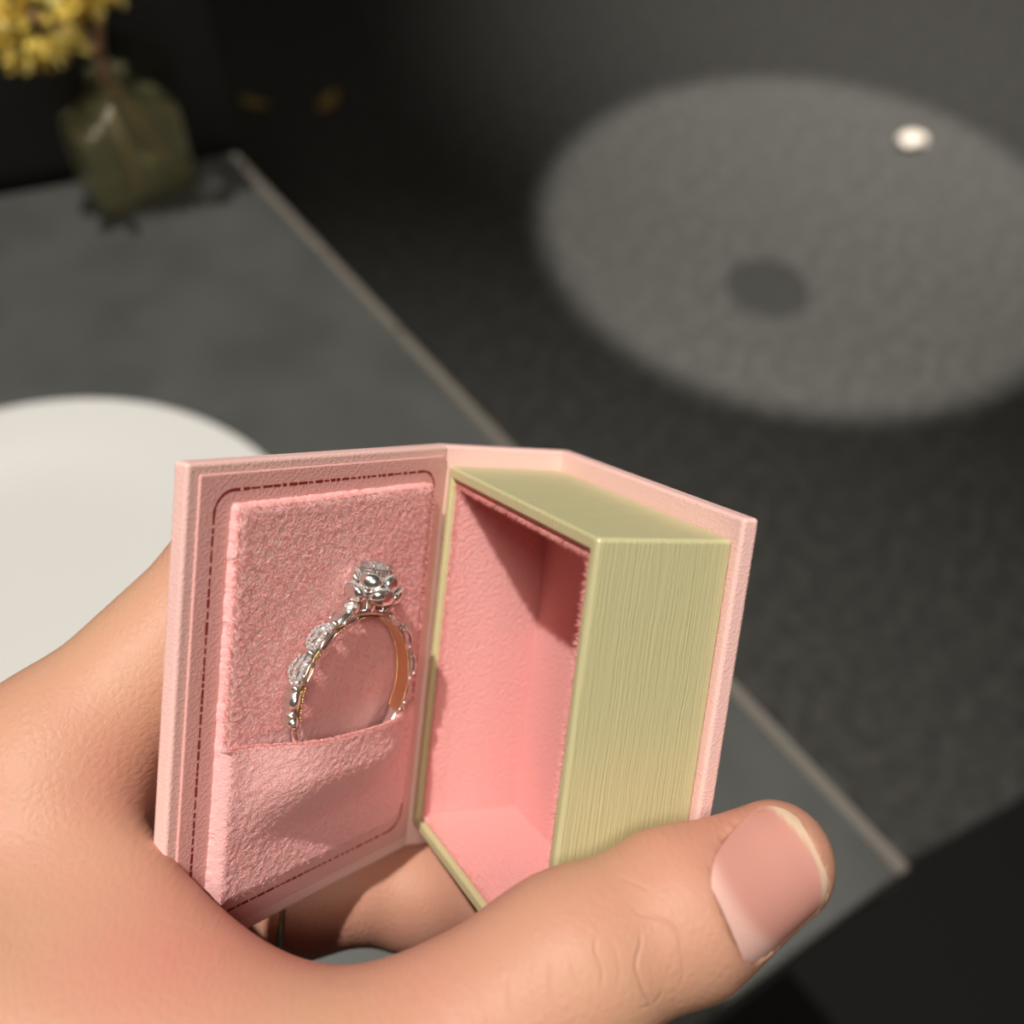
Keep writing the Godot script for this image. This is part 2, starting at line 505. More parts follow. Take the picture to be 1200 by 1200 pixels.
func floor_bits() -> void:
	# a black sheet laid on the floor as shade in front of the table
	var along := Vector2(0.889, -0.458)
	var out := Vector2(0.458, 0.889)
	var c0 := Vector2(314, -320)
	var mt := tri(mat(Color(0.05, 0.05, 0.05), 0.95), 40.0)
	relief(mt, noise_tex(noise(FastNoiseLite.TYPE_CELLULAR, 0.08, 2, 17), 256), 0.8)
	var mo := part("floor_shade_sheet", slab([c0 - along * 500 - c0, along * 700, along * 700 + out * 800, out * 800 - along * 500], 0.0, 7.0, 2.0), mt, self, Transform3D(Basis(), Vector3(c0.x, 0, c0.y) * MM))
	tag(mo, "black sheet standing in for the shade on the floor at the lower right, beside the table corner", "mat")
	# dark round mark in the lit pool, a small glossy white scrap and two fallen petals
	var dm := tri(mat(Color(0.165, 0.165, 0.157), 0.7), 300.0)
	relief(dm, noise_tex(noise(FastNoiseLite.TYPE_SIMPLEX_SMOOTH, 0.03, 4, 14), 256), 0.6)
	var disc := Shape.new()
	disc.join(lathe([Vector2(0.01, 2.0), Vector2(30, 2.0), Vector2(42, 1.6), Vector2(46, 0.6), Vector2(47, 0.0)], 48), Transform3D(Basis().scaled(Vector3(1, 1, 1.12)), Vector3.ZERO))
	var d := part("floor_disc", disc, dm, self, Transform3D(Basis(), Vector3(0.291, 0.0, -0.992)))
	tag(d, "dark round disc lying on the grey floor inside the pool of light", "disc")
	var sm := mat(Color(0.97, 0.93, 0.88), 0.25)
	var sc := Shape.new()
	var nz := noise(FastNoiseLite.TYPE_SIMPLEX_SMOOTH, 0.09, 3, 31)
	sc.grid(18, 12, func(a, b):
		var th: float = a * TAU
		var ph: float = b * PI
		var q := Vector3(sin(ph) * cos(th), cos(ph), sin(ph) * sin(th))
		var r := 1.0 + 0.5 * nz.get_noise_3dv(q * 9.0)
		return [q * Vector3(20, 7, 14) * r + Vector3(0, 6.5, 0)], true)
	var s := part("paper_scrap", sc, sm, self, Transform3D(Basis(Vector3.UP, 0.35), Vector3(0.518, 0.0, -1.284)))
	tag(s, "small crumpled white scrap shining on the grey floor at the upper right", "scrap")
	var pm := mat(Color(0.60, 0.50, 0.26), 0.7)
	var places := [[Vector3(-0.354, 0.0, -1.347), 1.2, 1.0], [Vector3(-0.256, 0.0, -1.349), -0.35, 1.25]]
	var lab := ["small dull yellow fallen petal on the dark floor, the one nearer the glass bottle", "longer dull yellow fallen petal on the dark floor, farther from the glass bottle"]
	for k in 2:
		var q := Shape.new()
		q.grid(8, 12, func(a, b):
			var wd: float = 9.0 * pow(sin(PI * clampf(b, 0.02, 0.98)), 0.7)
			var x: float = (a - 0.5) * 2.0
			return [Vector3(x * wd, 1.2 + 4.0 * x * x + 4.0 * pow(b - 0.5, 2.0) * 4.0, (b - 0.5) * 44.0)])
		q.join(q.moved(Transform3D(Basis(), Vector3(0, -0.5, 0))))
		var o := part("fallen_petal", q, pm, self, Transform3D(Basis(Vector3.UP, places[k][1]).scaled(Vector3.ONE * places[k][2]), places[k][0]))
		tag(o, lab[k], "petal")

# ---------------------------------------------------------------- the ring box
# box frame in mm: x across the tray (hinge side to fore edge), y up, z out of the tray's mouth; origin at the mouth's upper hinge corner
const TW := 42.2
const TD := 17.5
const TH := 53.6
const UP_OVER := 2.7
const LOW := -57.3
const CU := Vector3(0.50148, 0, 0.86517)      # along the front cover, away from the hinge
const CN := Vector3(0.86517, 0, -0.50148)     # out of the cover's inner face
var hinge := Vector3(-2.2, 2.7, 1.0)

func cov(a: float, v: float, off: float) -> Vector3:   # point on the front cover: a from hinge, v down, off above its outer face
	return hinge + CU * a + CN * off + Vector3(0, -v, 0)

var leather: StandardMaterial3D
var liner: StandardMaterial3D
var suede: StandardMaterial3D
var suede_deep: StandardMaterial3D
var linen: StandardMaterial3D
var fuzz: StandardMaterial3D

func box_materials() -> void:
	leather = tri(mat(Color(0.93, 0.765, 0.745), 0.5), 9.0)
	relief(leather, noise_tex(noise(FastNoiseLite.TYPE_CELLULAR, 0.045, 2, 41), 512), 0.06)
	liner = leather.duplicate()
	liner.albedo_color = Color(0.895, 0.68, 0.665)
	suede = tri(mat(Color(0.91, 0.705, 0.705), 0.95), 9.0)
	relief(suede, noise_tex(noise(FastNoiseLite.TYPE_SIMPLEX_SMOOTH, 0.03, 3, 42), 768), 0.065)
	suede.rim_enabled = true
	suede.rim = 0.9
	suede.rim_tint = 0.6
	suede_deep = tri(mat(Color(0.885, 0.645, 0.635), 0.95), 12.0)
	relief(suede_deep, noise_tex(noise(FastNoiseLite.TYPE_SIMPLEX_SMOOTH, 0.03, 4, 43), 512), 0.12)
	suede_deep.rim_enabled = true
	suede_deep.rim = 0.4
	suede_deep.rim_tint = 0.7
	linen = mat(Color(0.79, 0.775, 0.60), 0.42, 0.12)
	var lines := Image.create(512, 512, false, Image.FORMAT_L8)
	var nz := noise(FastNoiseLite.TYPE_SIMPLEX, 0.02, 3, 44)
	var n2 := noise(FastNoiseLite.TYPE_SIMPLEX, 0.35, 2, 45)
	for y in 512:
		for x in 512:
			var q := n2.get_noise_2d(x * 1.25 + 2.0 * nz.get_noise_2d(x * 0.5, y * 0.35), y * 0.008)
			lines.set_pixel(x, y, Color.from_hsv(0, 0, clampf(0.5 + 0.75 * q, 0, 1)))
	tri(linen, 46.0)
	relief(linen, ImageTexture.create_from_image(lines), 0.06)
	fuzz = mat(Color(0.96, 0.70, 0.68), 0.9)
	fuzz.backlight_enabled = true
	fuzz.backlight = Color(0.5, 0.3, 0.3)

func fibres(spots: Array, parent: Node3D, mat_: Material, called: String, thick := 0.04) -> void:
	# spots: [point, direction, length] in mm; short hairs, each a thin three-sided spike
	var spike := Shape.new()
	for k in 3:
		var a := TAU * k / 3.0
		var b := TAU * (k + 1) / 3.0
		spike.flat_tri(Vector3(cos(a), 0, sin(a)) * thick, Vector3(cos(b), 0, sin(b)) * thick, Vector3(0, 1, 0), Vector3(cos((a + b) / 2), 0, sin((a + b) / 2)))
	var mm := MultiMesh.new()
	mm.transform_format = MultiMesh.TRANSFORM_3D
	mm.mesh = spike.mesh(MM)
	mm.instance_count = spots.size()
	for k in spots.size():
		var d: Vector3 = spots[k][1].normalized()
		var x := d.cross(Vector3(0.3, 0.5, 0.8)).normalized()
		var ln: float = spots[k][2]
		mm.set_instance_transform(k, Transform3D(Basis(x, d * ln, x.cross(d)), spots[k][0] * MM))
	var o := MultiMeshInstance3D.new()
	o.name = called
	o.multimesh = mm
	o.material_override = mat_
	o.set_meta("kind", "stuff")
	parent.add_child(o, true)

func oriented(lo: Vector3, hi: Vector3, r: float) -> Shape:  # rounded box given in cover coordinates (a, v, off)
	var s := rbox(lo, hi, r)
	var b := Basis(CU, Vector3.DOWN, CN)
	return s.moved(Transform3D(b, hinge))

func pocket_off(a: float, v: float) -> float:
	var k := clampf((v - 33.6) / 14.0, 0.0, 1.0)
	var bell := exp(-pow(absf(a - 21.0) / 12.6, 4.0))
	var lift := 4.0 * bell * (1.0 - smoothstep(0.32, 1.0, k)) + 0.5 * exp(-pow((a - 19.5) / 9.0, 2.0)) * (1.0 - k)
	return 4.55 + lift

func pad_edge(a: float, v: float) -> float:   # distance inside the pad's rounded outline
	var lo := Vector2(4.8, 4.9)
	var hi := Vector2(38.8, 53.2)
	var r := 4.0 if (a < 12.0 and v > 46.0) else 0.5
	var c := (lo + hi) * 0.5
	var q := (Vector2(a, v) - c).abs() - (hi - lo) * 0.5 + Vector2(r, r)
	return r - Vector2(maxf(q.x, 0), maxf(q.y, 0)).length() - minf(maxf(q.x, q.y), 0.0)

var nap: FastNoiseLite

func ring_box() -> void:
	box_materials()
	nap = noise(FastNoiseLite.TYPE_SIMPLEX_SMOOTH, 0.9, 3, 51)
	nap.domain_warp_enabled = true
	nap.domain_warp_amplitude = 1.2
	nap.domain_warp_frequency = 0.5
	var b := thing("ring_box", "open pink and gold-green book-shaped ring box held in the hand", "box", metres(box_at))
	# front cover, swung open
	var fc := part("front_cover", oriented(Vector3(0.6, 0, 0), Vector3(45.0, 60.0, 2.3), 0.5), leather, b)
	part("inner_liner", oriented(Vector3(1.2, 1.3, 2.1), Vector3(43.4, 58.0, 2.55), 0.2), liner, fc)
	var foil := mat(Color(0.62, 0.22, 0.19), 0.35, 0.4)
	var dash := Shape.new()
	var lo := Vector2(3.2, 3.2); var hi := Vector2(41.3, 55.6); var cr := 2.6
	var path := []
	for c in [[hi.x - cr, lo.y + cr, -PI / 2, 1], [hi.x - cr, hi.y - cr, 0.0, 1], [lo.x + cr, hi.y - cr, PI / 2, 1], [lo.x + cr, lo.y + cr, PI, 1]]:
		for k in 7:
			var a: float = c[2] + k * PI / 12.0
			path.append(Vector2(c[0] + cr * cos(a), c[1] + cr * sin(a)))
	path.append(path[0])
	for k in path.size() - 1:
		var p: Vector2 = path[k]; var q: Vector2 = path[k + 1]
		var d := (q - p).normalized(); var ln := p.distance_to(q); var at := 0.0
		var nn := Vector2(-d.y, d.x)
		while at < ln:
			var l := minf(rng.randf_range(0.5, 1.5), ln - at)
			var hw := rng.randf_range(0.11, 0.19)
			var a0 := p + d * at; var a1 := p + d * (at + l)
			dash.flat_quad(cov((a0 + nn * hw).x, (a0 + nn * hw).y, 2.572), cov((a1 + nn * hw).x, (a1 + nn * hw).y, 2.572), cov((a1 - nn * hw).x, (a1 - nn * hw).y, 2.572), cov((a0 - nn * hw).x, (a0 - nn * hw).y, 2.572), CN)
			at += l + rng.randf_range(0.10, 0.45)
	var fo := part("foil_line", dash, foil, fc)
	fo.set_meta("kind", "stuff")
	fo.set_meta("label", "broken dark red foil line printed round the cover's inner face")
	# velvet pad and its pocket
	var pad := Shape.new()
	pad.grid(190, 260, func(s, t):
		var a := lerpf(3.6, 40.0, s); var v := lerpf(3.8, 54.4, t)
		var e := pad_edge(a, v) + 0.22 * nap.get_noise_3d(a * 0.5, v * 0.5, 30)
		var off := 2.0 + 1.95 * sqrt(1.0 - pow(1.0 - clampf((e + 0.25) / 1.25, 0.0, 1.0), 2.0)) + 0.35 * smoothstep(0.0, 14.0, e)
		off += 0.12 * nap.get_noise_3d(a, v, 0) * smoothstep(-0.3, 0.6, e)
		return [cov(a, v, off), Vector2(a, v)])
	var pd := part("velvet_pad", pad, suede, b)
	var pk := Shape.new()
	var w0 := 4.7; var w1 := 38.85
	pk.grid(140, 110, func(s, t):
		var a := lerpf(w0, w1, s)
		var mouth := 33.1 + (39.0 - a) * 0.06
		# first part of t: inner face and rolled lip; then the outer sheet downwards
		if t < 0.08:
			var v0 := lerpf(mouth + 9.0, mouth + 0.5, t / 0.08)
			a = lerpf(w0 + 1.0, w1 - 1.0, s)
			return [cov(a, v0, maxf(pocket_off(a, v0) - 0.9, 4.0)), Vector2(a, v0)]
		if t < 0.16:
			var g: float = (t - 0.08) / 0.08 * PI
			a = lerpf(w0 + lerpf(1.0, 0.0, (t - 0.08) / 0.08), w1 - lerpf(1.0, 0.0, (t - 0.08) / 0.08), s)
			return [cov(a, mouth + 0.5 - 0.45 * sin(g) + 0.10 * nap.get_noise_2d(a * 1.4, 3), pocket_off(a, mouth) - 0.45 - 0.45 * cos(g)), Vector2(a, mouth)]
		var v := lerpf(mouth + 0.5, 54.2, (t - 0.16) / 0.84)
		var e := pad_edge(a, v)
		var es := minf(minf(a - 4.6, 38.95 - a), 1.2)
		var rr := clampf((minf(e + 0.35, es) + 0.1) / 1.4, 0.0, 1.0)
		var off := 2.2 + (pocket_off(a, v) - 2.2) * sqrt(1.0 - pow(1.0 - rr, 2.0))
		off += 0.14 * nap.get_noise_3d(a, v, 9)
		# a soft drag fold across the pocket
		off += 0.30 * exp(-pow((v - 41.0 - (a - 20.0) * 0.22) / 2.2, 2.0)) * smoothstep(8.0, 14.0, a) * (1.0 - smoothstep(26.0, 33.0, a))
		return [cov(a, v, off), Vector2(a, v)])
	var po := part("velvet_pocket", pk, suede, b)
	var hair := []
	for k in 15000:   # nap all over the pad, sparser than the eye can count
		var a := rng.randf_range(4.8, 38.8); var v := rng.randf_range(4.9, 33.0)
		if pad_edge(a, v) < 0.3: continue
		var e := pad_edge(a, v)
		var off := 2.0 + 1.95 * sqrt(1.0 - pow(1.0 - clampf((e + 0.25) / 1.25, 0.0, 1.0), 2.0)) + 0.35 * smoothstep(0.0, 14.0, e)
		hair.append([cov(a, v, off - 0.05), CN * 0.32 + CU * rng.randfn(0, 0.8) + Vector3(0, rng.randfn(0.2, 0.8), 0), rng.randf_range(0.35, 0.9)])
	for k in 3000:   # the outline
		var s := rng.randf()
		var a: float; var v: float; var dir: Vector3
		if k % 3 == 0:
			a = 5.0; v = lerpf(5.2, 33.0, s); dir = -CU
		elif k % 3 == 1:
			a = 38.5; v = lerpf(5.2, 33.0, s); dir = CU
		else:
			a = lerpf(5.0, 38.5, s); v = 5.1; dir = Vector3.UP
		hair.append([cov(a, v, rng.randf_range(2.8, 3.9)), dir * 0.6 + CN * rng.randf_range(0.2, 0.8) + Vector3(rng.randfn(0, 0.35), rng.randfn(0, 0.35), rng.randfn(0, 0.35)), rng.randf_range(0.35, 0.8)])
	fibres(hair, pd, fuzz, "velvet_fibres")
	hair = []
	for k in 7000:
		var a := rng.randf_range(5.0, 38.6)
		var v := 33.1 + (39.0 - a) * 0.06 + (rng.randf_range(-0.05, 0.4) if k % 2 else rng.randf_range(0.5, 20.0))
		if pad_edge(a, v) < 0.3: continue
		hair.append([cov(a, v, pocket_off(a, v) - (0.2 if k % 2 else 0.05)), CN * 0.5 + CU * rng.randfn(0, 0.7) + Vector3(0, rng.randfn(0.4 if k % 2 else 0.0, 0.7), 0), rng.randf_range(0.25, 0.6)])
	fibres(hair, po, fuzz, "velvet_fibres")
	# spine and back cover
	part("spine", rbox(Vector3(-2.2, LOW, -TD - 2.0), Vector3(0.0, UP_OVER, 1.0), 0.45), leather, b)
	part("hinge_fold", tube([hinge + Vector3(0.5, -0.25, 0.1), hinge + Vector3(0.5, -30, 0.1), hinge + Vector3(0.5, -60.1, 0.1)], [0.6, 0.6, 0.6], 12), leather, b)
	part("back_cover", rbox(Vector3(-2.0, LOW, -TD - 2.2), Vector3(43.4, UP_OVER, -TD), 0.5), leather, b)
	# tray: four walls and a floor
	var tray := Node3D.new()
	tray.name = "tray"
	b.add_child(tray)
	var th := 1.7
	part("hinge_wall", rbox(Vector3(0, -TH, -TD), Vector3(th, 0, 0), 0.45), linen, tray)
	part("fore_edge_wall", rbox(Vector3(TW - th, -TH, -TD), Vector3(TW, 0, 0), 0.6), linen, tray)
	part("top_wall", rbox(Vector3(0.1, -th, -TD), Vector3(TW - 0.1, -0.02, -0.02), 0.45), linen, tray)
	part("bottom_wall", rbox(Vector3(0.1, -TH + 0.02, -TD), Vector3(TW - 0.1, -TH + th, -0.02), 0.45), linen, tray)
	var ls := Shape.new()
	var lt := 0.7; var back := -15.6; var front := -0.75
	ls.join(rbox(Vector3(th - 0.05, -TH + th, back), Vector3(th + lt, -th, front), 0.25))
	ls.join(rbox(Vector3(TW - th - lt, -TH + th, back), Vector3(TW - th + 0.05, -th, front), 0.25))
	ls.join(rbox(Vector3(th, -th - lt, back), Vector3(TW - th, -th + 0.05, front), 0.25))
	ls.join(rbox(Vector3(th, -TH + th - 0.05, back), Vector3(TW - th, -TH + th + lt, front), 0.25))
	ls.join(rbox(Vector3(th, -TH + th, -TD + 0.1), Vector3(TW - th, -th, back + 0.2), 0.2))
	var ln := part("velvet_lining", ls, suede_deep, b)
	hair = []
	for k in 9000:
		var s := rng.randf()
		var depth := front - (rng.randf_range(-0.1, 0.5) if k % 3 else rng.randf_range(0.3, 3.0))
		var jit := Vector3(rng.randfn(0, 0.3), rng.randfn(0, 0.3), rng.randfn(0.5, 0.3))
		var sz := rng.randf_range(0.4, 1.0)
		match k % 4:
			0: hair.append([Vector3(th + lt - 0.1, lerpf(-TH + th, -th, s), depth), Vector3(0.7, 0, 0) + jit, sz * 0.6])
			1: hair.append([Vector3(TW - th - lt + 0.1, lerpf(-TH + th, -th, s), depth), Vector3(-0.8, 0, 0) + jit, sz])
			2: hair.append([Vector3(lerpf(th, TW - th, s), -th - lt + 0.1, depth), Vector3(0, -0.8, 0) + jit, sz])
			3: hair.append([Vector3(lerpf(th, TW - th, s), -TH + th + lt - 0.1, depth), Vector3(0, 0.7, 0) + jit, sz * 0.6])
	fibres(hair, ln, fuzz, "velvet_fibres", 0.055)

# ---------------------------------------------------------------- the diamond ring
func brilliant(r: float) -> Shape:
	var s := Shape.new()
	var tbl := []; var mid := []; var gir := []; var low := []
	for k in 8:
		var a := TAU * k / 8.0
		tbl.append(Vector3(cos(a) * 0.56 * r, 0.33 * r, sin(a) * 0.56 * r))
		var a2 := a + TAU / 16.0
		mid.append(Vector3(cos(a2) * 0.80 * r, 0.21 * r, sin(a2) * 0.80 * r))
	for k in 16:
		var a := TAU * k / 16.0
		gir.append(Vector3(cos(a) * r, 0.03 * r, sin(a) * r))
		low.append(Vector3(cos(a) * r, -0.03 * r, sin(a) * r))
	var culet := Vector3(0, -0.86 * r, 0)
	for k in 8:
		var k1 := (k + 1) % 8
		s.flat_tri(Vector3(0, 0.33 * r, 0), tbl[k], tbl[k1], Vector3.UP)
		s.flat_tri(tbl[k], tbl[k1], mid[k], mid[k])
		s.flat_tri(tbl[k], mid[k], gir[2 * k], mid[k] + gir[2 * k])
		s.flat_tri(tbl[k1], mid[k], gir[(2 * k + 2) % 16], mid[k] + gir[(2 * k + 2) % 16])
		s.flat_tri(mid[k], gir[2 * k], gir[2 * k + 1], gir[2 * k])
		s.flat_tri(mid[k], gir[2 * k + 1], gir[(2 * k + 2) % 16], gir[2 * k + 1])
		var pav: Vector3 = (gir[2 * k + 1] * 0.35) + culet * 0.72
		s.flat_tri(low[2 * k], low[2 * k + 1], pav, low[2 * k])
		s.flat_tri(low[2 * k + 1], low[(2 * k + 2) % 16], pav, low[2 * k + 1])
		var pav1: Vector3 = (gir[(2 * k + 3) % 16] * 0.35) + culet * 0.72
		s.flat_tri(low[(2 * k + 2) % 16], pav, pav1, low[(2 * k + 2) % 16] + culet * 0.2)
		s.flat_tri(pav, pav1, culet, pav + pav1)
	for k in 16:
		var k1 := (k + 1) % 16
		s.flat_quad(gir[k], gir[k1], low[k1], low[k], gir[k])
	return s

func gem_bead(r: float) -> Shape:   # low faceted stone for pave
	var s := Shape.new()
	for k in 6:
		var a := TAU * k / 6.0; var b := TAU * (k + 1) / 6.0
		var p := Vector3(cos(a), 0, sin(a)) * r; var q := Vector3(cos(b), 0, sin(b)) * r
		var p2 := Vector3(cos(a), 0.55, sin(a)) * r * Vector3(0.5, 1, 0.5); var q2 := Vector3(cos(b), 0.55, sin(b)) * r * Vector3(0.5, 1, 0.5)
		s.flat_quad(p, q, q2, p2, p + Vector3.UP * r)
		s.flat_tri(p2, q2, Vector3(0, 0.6 * r, 0), Vector3.UP)
	return s

func diamond_ring() -> void:
	# ring frame: origin at the ring's centre, y towards the head, z along the finger axis (out of the pad)
	var lean := deg_to_rad(-9.0)
	var z := (box_at.basis * CN).normalized()
	var up0 := (box_at.basis * Vector3.UP).normalized()
	var x0 := up0.cross(z).normalized()
	var y := (up0 * cos(lean) - x0 * sin(lean)).normalized()
	if true:
		y = (up0 * cos(lean) - (-(box_at.basis * CU).normalized()) * sin(lean)).normalized()
	var x := y.cross(z).normalized()
	var cen := box_at * cov(20.9, 29.5, 6.6)
	var at := metres(Transform3D(Basis(x, y, z), cen))
	var ring := thing("diamond_ring", "silver flower-headed diamond ring tucked into the pink velvet pocket of the box", "ring", at)
	var gold := mat(Color(0.94, 0.93, 0.91), 0.2, 0.95)
	var warm := mat(Color(0.95, 0.84, 0.68), 0.22, 1.0)
	var spark := mat(Color(0.97, 0.97, 0.97), 0.07, 0.68)
	var band := Shape.new()
	# angle th from the head; scalloped lobes along the shoulders
	var lobe := func(th: float) -> float:
		var d := absf(wrapf(th, -PI, PI)) * 180.0 / PI
		if d > 112.0: return 0.0
		var k: float
		if d < 34.0: k = (d - 12.0) / 22.0
		elif d < 60.0: k = (d - 34.0) / 26.0
		elif d < 84.0: k = (d - 60.0) / 24.0
		elif d < 102.0: k = (d - 84.0) / 18.0
		else: k = (d - 102.0) / 10.0
		return pow(absf(sin(PI * clampf(k, 0.0, 1.0))), 1.1)
	var prof := [Vector2(-1, 0), Vector2(-0.96, 0.55), Vector2(-0.7, 0.9), Vector2(-0.25, 1.0), Vector2(0.25, 1.0), Vector2(0.7, 0.9), Vector2(0.96, 0.55), Vector2(1, 0), Vector2(0.9, -0.0)]
	band.grid(360, 14, func(s, t):
		var th: float = s * TAU
		var l: float = lobe.call(th)
		var hw := 0.85 + 0.42 * l
		var ro := 10.75 + 0.6 * l
		var ri := 9.75
		var g: float = t * TAU
		# cross-section: superellipse between inner and outer radius
		var cx := signf(cos(g)) * pow(absf(cos(g)), 0.65)
		var sy := signf(sin(g)) * pow(absf(sin(g)), 0.65)
		var rad := lerpf(ri, ro, sy * 0.5 + 0.5) - (0.35 * cx * cx if sy > 0 else 0.0)
		var w := hw * cx * (1.0 if sy > 0 else 0.86)
		return [Vector3(sin(th) * rad, cos(th) * rad, w), Vector2(s, t)], true)
	part("band", band, gold, ring)
	# rose-gold sleeve and milgrain edge inside the shoulders
	var sleeve := Shape.new()
	sleeve.grid(160, 8, func(s, t):
		var th := lerpf(-1.9, 1.9, s)
		var g: float = t * TAU
		return [Vector3(sin(th), cos(th), 0) * (9.72 + 0.06 * sin(g)) + Vector3(0, 0, 0.95 * cos(g)), Vector2(s, t)])
	part("inner_sleeve", sleeve, warm, ring)
	var mil := Shape.new()
	for sd in [-1.0, 1.0]:
		for k in 110:
			var th := lerpf(-1.85, 1.85, k / 109.0)
			if absf(th) < 0.12: continue
			mil.join(ball(Vector3(sin(th) * 9.75, cos(th) * 9.75, sd * 1.0), Vector3.ONE * 0.14, 6, 4))
	var ml := part("milgrain", mil, warm, ring)
	ml.set_meta("kind", "stuff")
	# pave stones on the lobes, and open leaf loops at their sides
	var bead := gem_bead(0.37)
	var pave := Shape.new()
	for sd in [-1.0, 1.0]:
		for rows in [[36.0, 58.0], [61.5, 82.5]]:
			var d: float = rows[0]
			while d < rows[1]:
				var th: float = deg_to_rad(d) * sd
				var l: float = lobe.call(th)
				var ro := 10.75 + 0.6 * l
				for q in ([-0.6, 0.0, 0.6] if l > 0.45 else [-0.3, 0.3]):
					var nrm := Vector3(sin(th), cos(th), q * 0.9).normalized()
					var p := Vector3(sin(th) * (ro - 0.03 - 0.4 * q * q), cos(th) * (ro - 0.03 - 0.4 * q * q), q * (0.85 + 0.42 * l) * 1.15)
					var xx := nrm.cross(Vector3(0, 0, 1)).normalized()
					pave.join(bead, Transform3D(Basis(xx, nrm, xx.cross(nrm)).rotated(nrm, rng.randf() * 2.0).rotated(xx, rng.randfn(0, 0.3)), p + Vector3(rng.randfn(0, 0.05), rng.randfn(0, 0.05), rng.randfn(0, 0.06))))
				d += 2.7
	var pv := part("pave_stones", pave, spark, ring)
	pv.set_meta("kind", "stuff")
	for sd in [-1.0, 1.0]:
		for c in [[47.0, 8.5], [72.0, 8.0], [24.0, 6.5]]:
			for face in [-1.0, 1.0]:
				var pts := []
				var rad := []
				for k in 13:
					var a := TAU * k / 12.0
					var th: float = deg_to_rad(c[0] + c[1] * cos(a)) * sd
					var rr := 10.35 + 0.45 * sin(a)
					pts.append(Vector3(sin(th) * rr, cos(th) * rr, face * 1.25))
					rad.append(0.15)
				part("leaf_loop", tube(pts, rad, 6, false), gold, ring)
		for d in [34.5, 60.0, 84.0, 102.0]:
			var th: float = deg_to_rad(d) * sd
			part("node_bead", ball(Vector3(sin(th) * 10.75, cos(th) * 10.75, 0), Vector3(0.55, 0.55, 1.0), 12, 8), gold, ring)
		# round side stone in its bezel beside the head
		var tb: float = deg_to_rad(17.0) * sd
		var nb := Vector3(sin(tb), cos(tb), 0)
		var tb_at := Transform3D(Basis(nb.cross(Vector3(0, 0, 1)).normalized(), nb, Vector3(0, 0, 1)), nb * 11.1)
		var bz := part("side_bezel", lathe([Vector2(0.5, -1.0), Vector2(0.95, -0.4), Vector2(1.18, 0.3), Vector2(1.12, 0.5), Vector2(0.9, 0.42), Vector2(0.7, 0.0)], 20).moved(tb_at), gold, ring)
		part("side_stone", gem_bead(0.85).moved(tb_at), spark, bz)
	# flower head
	var hy := 12.2
	var head := Node3D.new()
	head.name = "flower_head"
	ring.add_child(head)
	part("stalk", lathe([Vector2(0.02, 10.2), Vector2(0.9, 10.2), Vector2(0.9, 11.0), Vector2(1.3, 11.8), Vector2(2.0, 12.3), Vector2(0.02, 12.5)], 20), gold, head)
	var petal := Shape.new()
	petal.grid(14, 10, func(a, b):
		var th: float = a * TAU
		var ph: float = b * PI
		var q := Vector3(sin(ph) * cos(th), cos(ph), sin(ph) * sin(th))
		q *= Vector3(1.0 + 0.1 * q.z, 1, 1)
		return [Vector3(q.x * 1.25, q.y * 0.78 + 0.3 * q.z * absf(q.z), q.z * 1.0)], true)
	for tier in 2:
		var cnt := 5
		for k in cnt:
			var a := TAU * (k + 0.5 * tier) / cnt + 0.25
			var dir := Vector3(sin(a), 0, cos(a))
			var up := Vector3.UP
			var bs := Basis(up.cross(dir), up, dir)
			bs = bs * Basis(Vector3(1, 0, 0), deg_to_rad(-48.0 if tier == 0 else -18.0))
			var r := 2.35 if tier == 0 else 2.7
			var yy := hy + (1.9 if tier == 0 else 0.35)
			var pt := Transform3D(bs.scaled(Vector3(1.15, 1.15, 1.15) * (1.02 if tier == 0 else 1.18)), dir * r + up * yy)
			var pm := part("petal", petal.moved(pt), gold, head)
			var rim := Shape.new()
			for row in 2:
				for j in 9:
					var g := lerpf(-1.45, 1.45, j / 8.0)
					var q := 1.0 - 0.38 * row
					var lp := Vector3(1.08 * q * sin(g), 0.0, 0.88 * q * cos(g) - 0.02)
					lp.y = 0.78 * sqrt(maxf(0.05, 1.0 - pow(lp.x / 1.25, 2.0) - lp.z * lp.z)) + 0.3 * lp.z * absf(lp.z) - 0.05
					rim.join(gem_bead(0.27), pt * Transform3D(Basis(Vector3.UP, rng.randf() * 3.0), lp))
			part("rim_stones", rim, spark, head).set_meta("kind", "stuff")
	var glass := mat(Color(1, 1, 1, 0.12), 0.0)
	glass.transparency = BaseMaterial3D.TRANSPARENCY_ALPHA
	glass.refraction_enabled = true
	glass.refraction_scale = 0.06
	part("diamond", brilliant(2.0).moved(Transform3D(Basis(), Vector3(0, hy + 3.7, 0))), glass, head)
	for k in 6:
		var a := TAU * k / 6.0
		part("claw", tube([Vector3(sin(a) * 1.3, hy + 0.6, cos(a) * 1.3), Vector3(sin(a) * 1.95, hy + 3.3, cos(a) * 1.95), Vector3(sin(a) * 1.8, hy + 4.1, cos(a) * 1.8)], [0.22, 0.22, 0.24], 8), gold, head)

# ---------------------------------------------------------------- the hand
# bones in the pose frame: [from, to, radius from, radius to, blend, chain]
var bones := []
var flat := PackedFloat32Array()
var nail_c: Vector3
var nail_a: Vector3
var nail_b: Vector3
var nail_n: Vector3

func bone(a: Vector3, b: Vector3, ra: float, rb: float, k: float, chain: int) -> void:
	bones.append([H(a.x, a.y, a.z), H(b.x, b.y, b.z), ra, rb, k, chain])

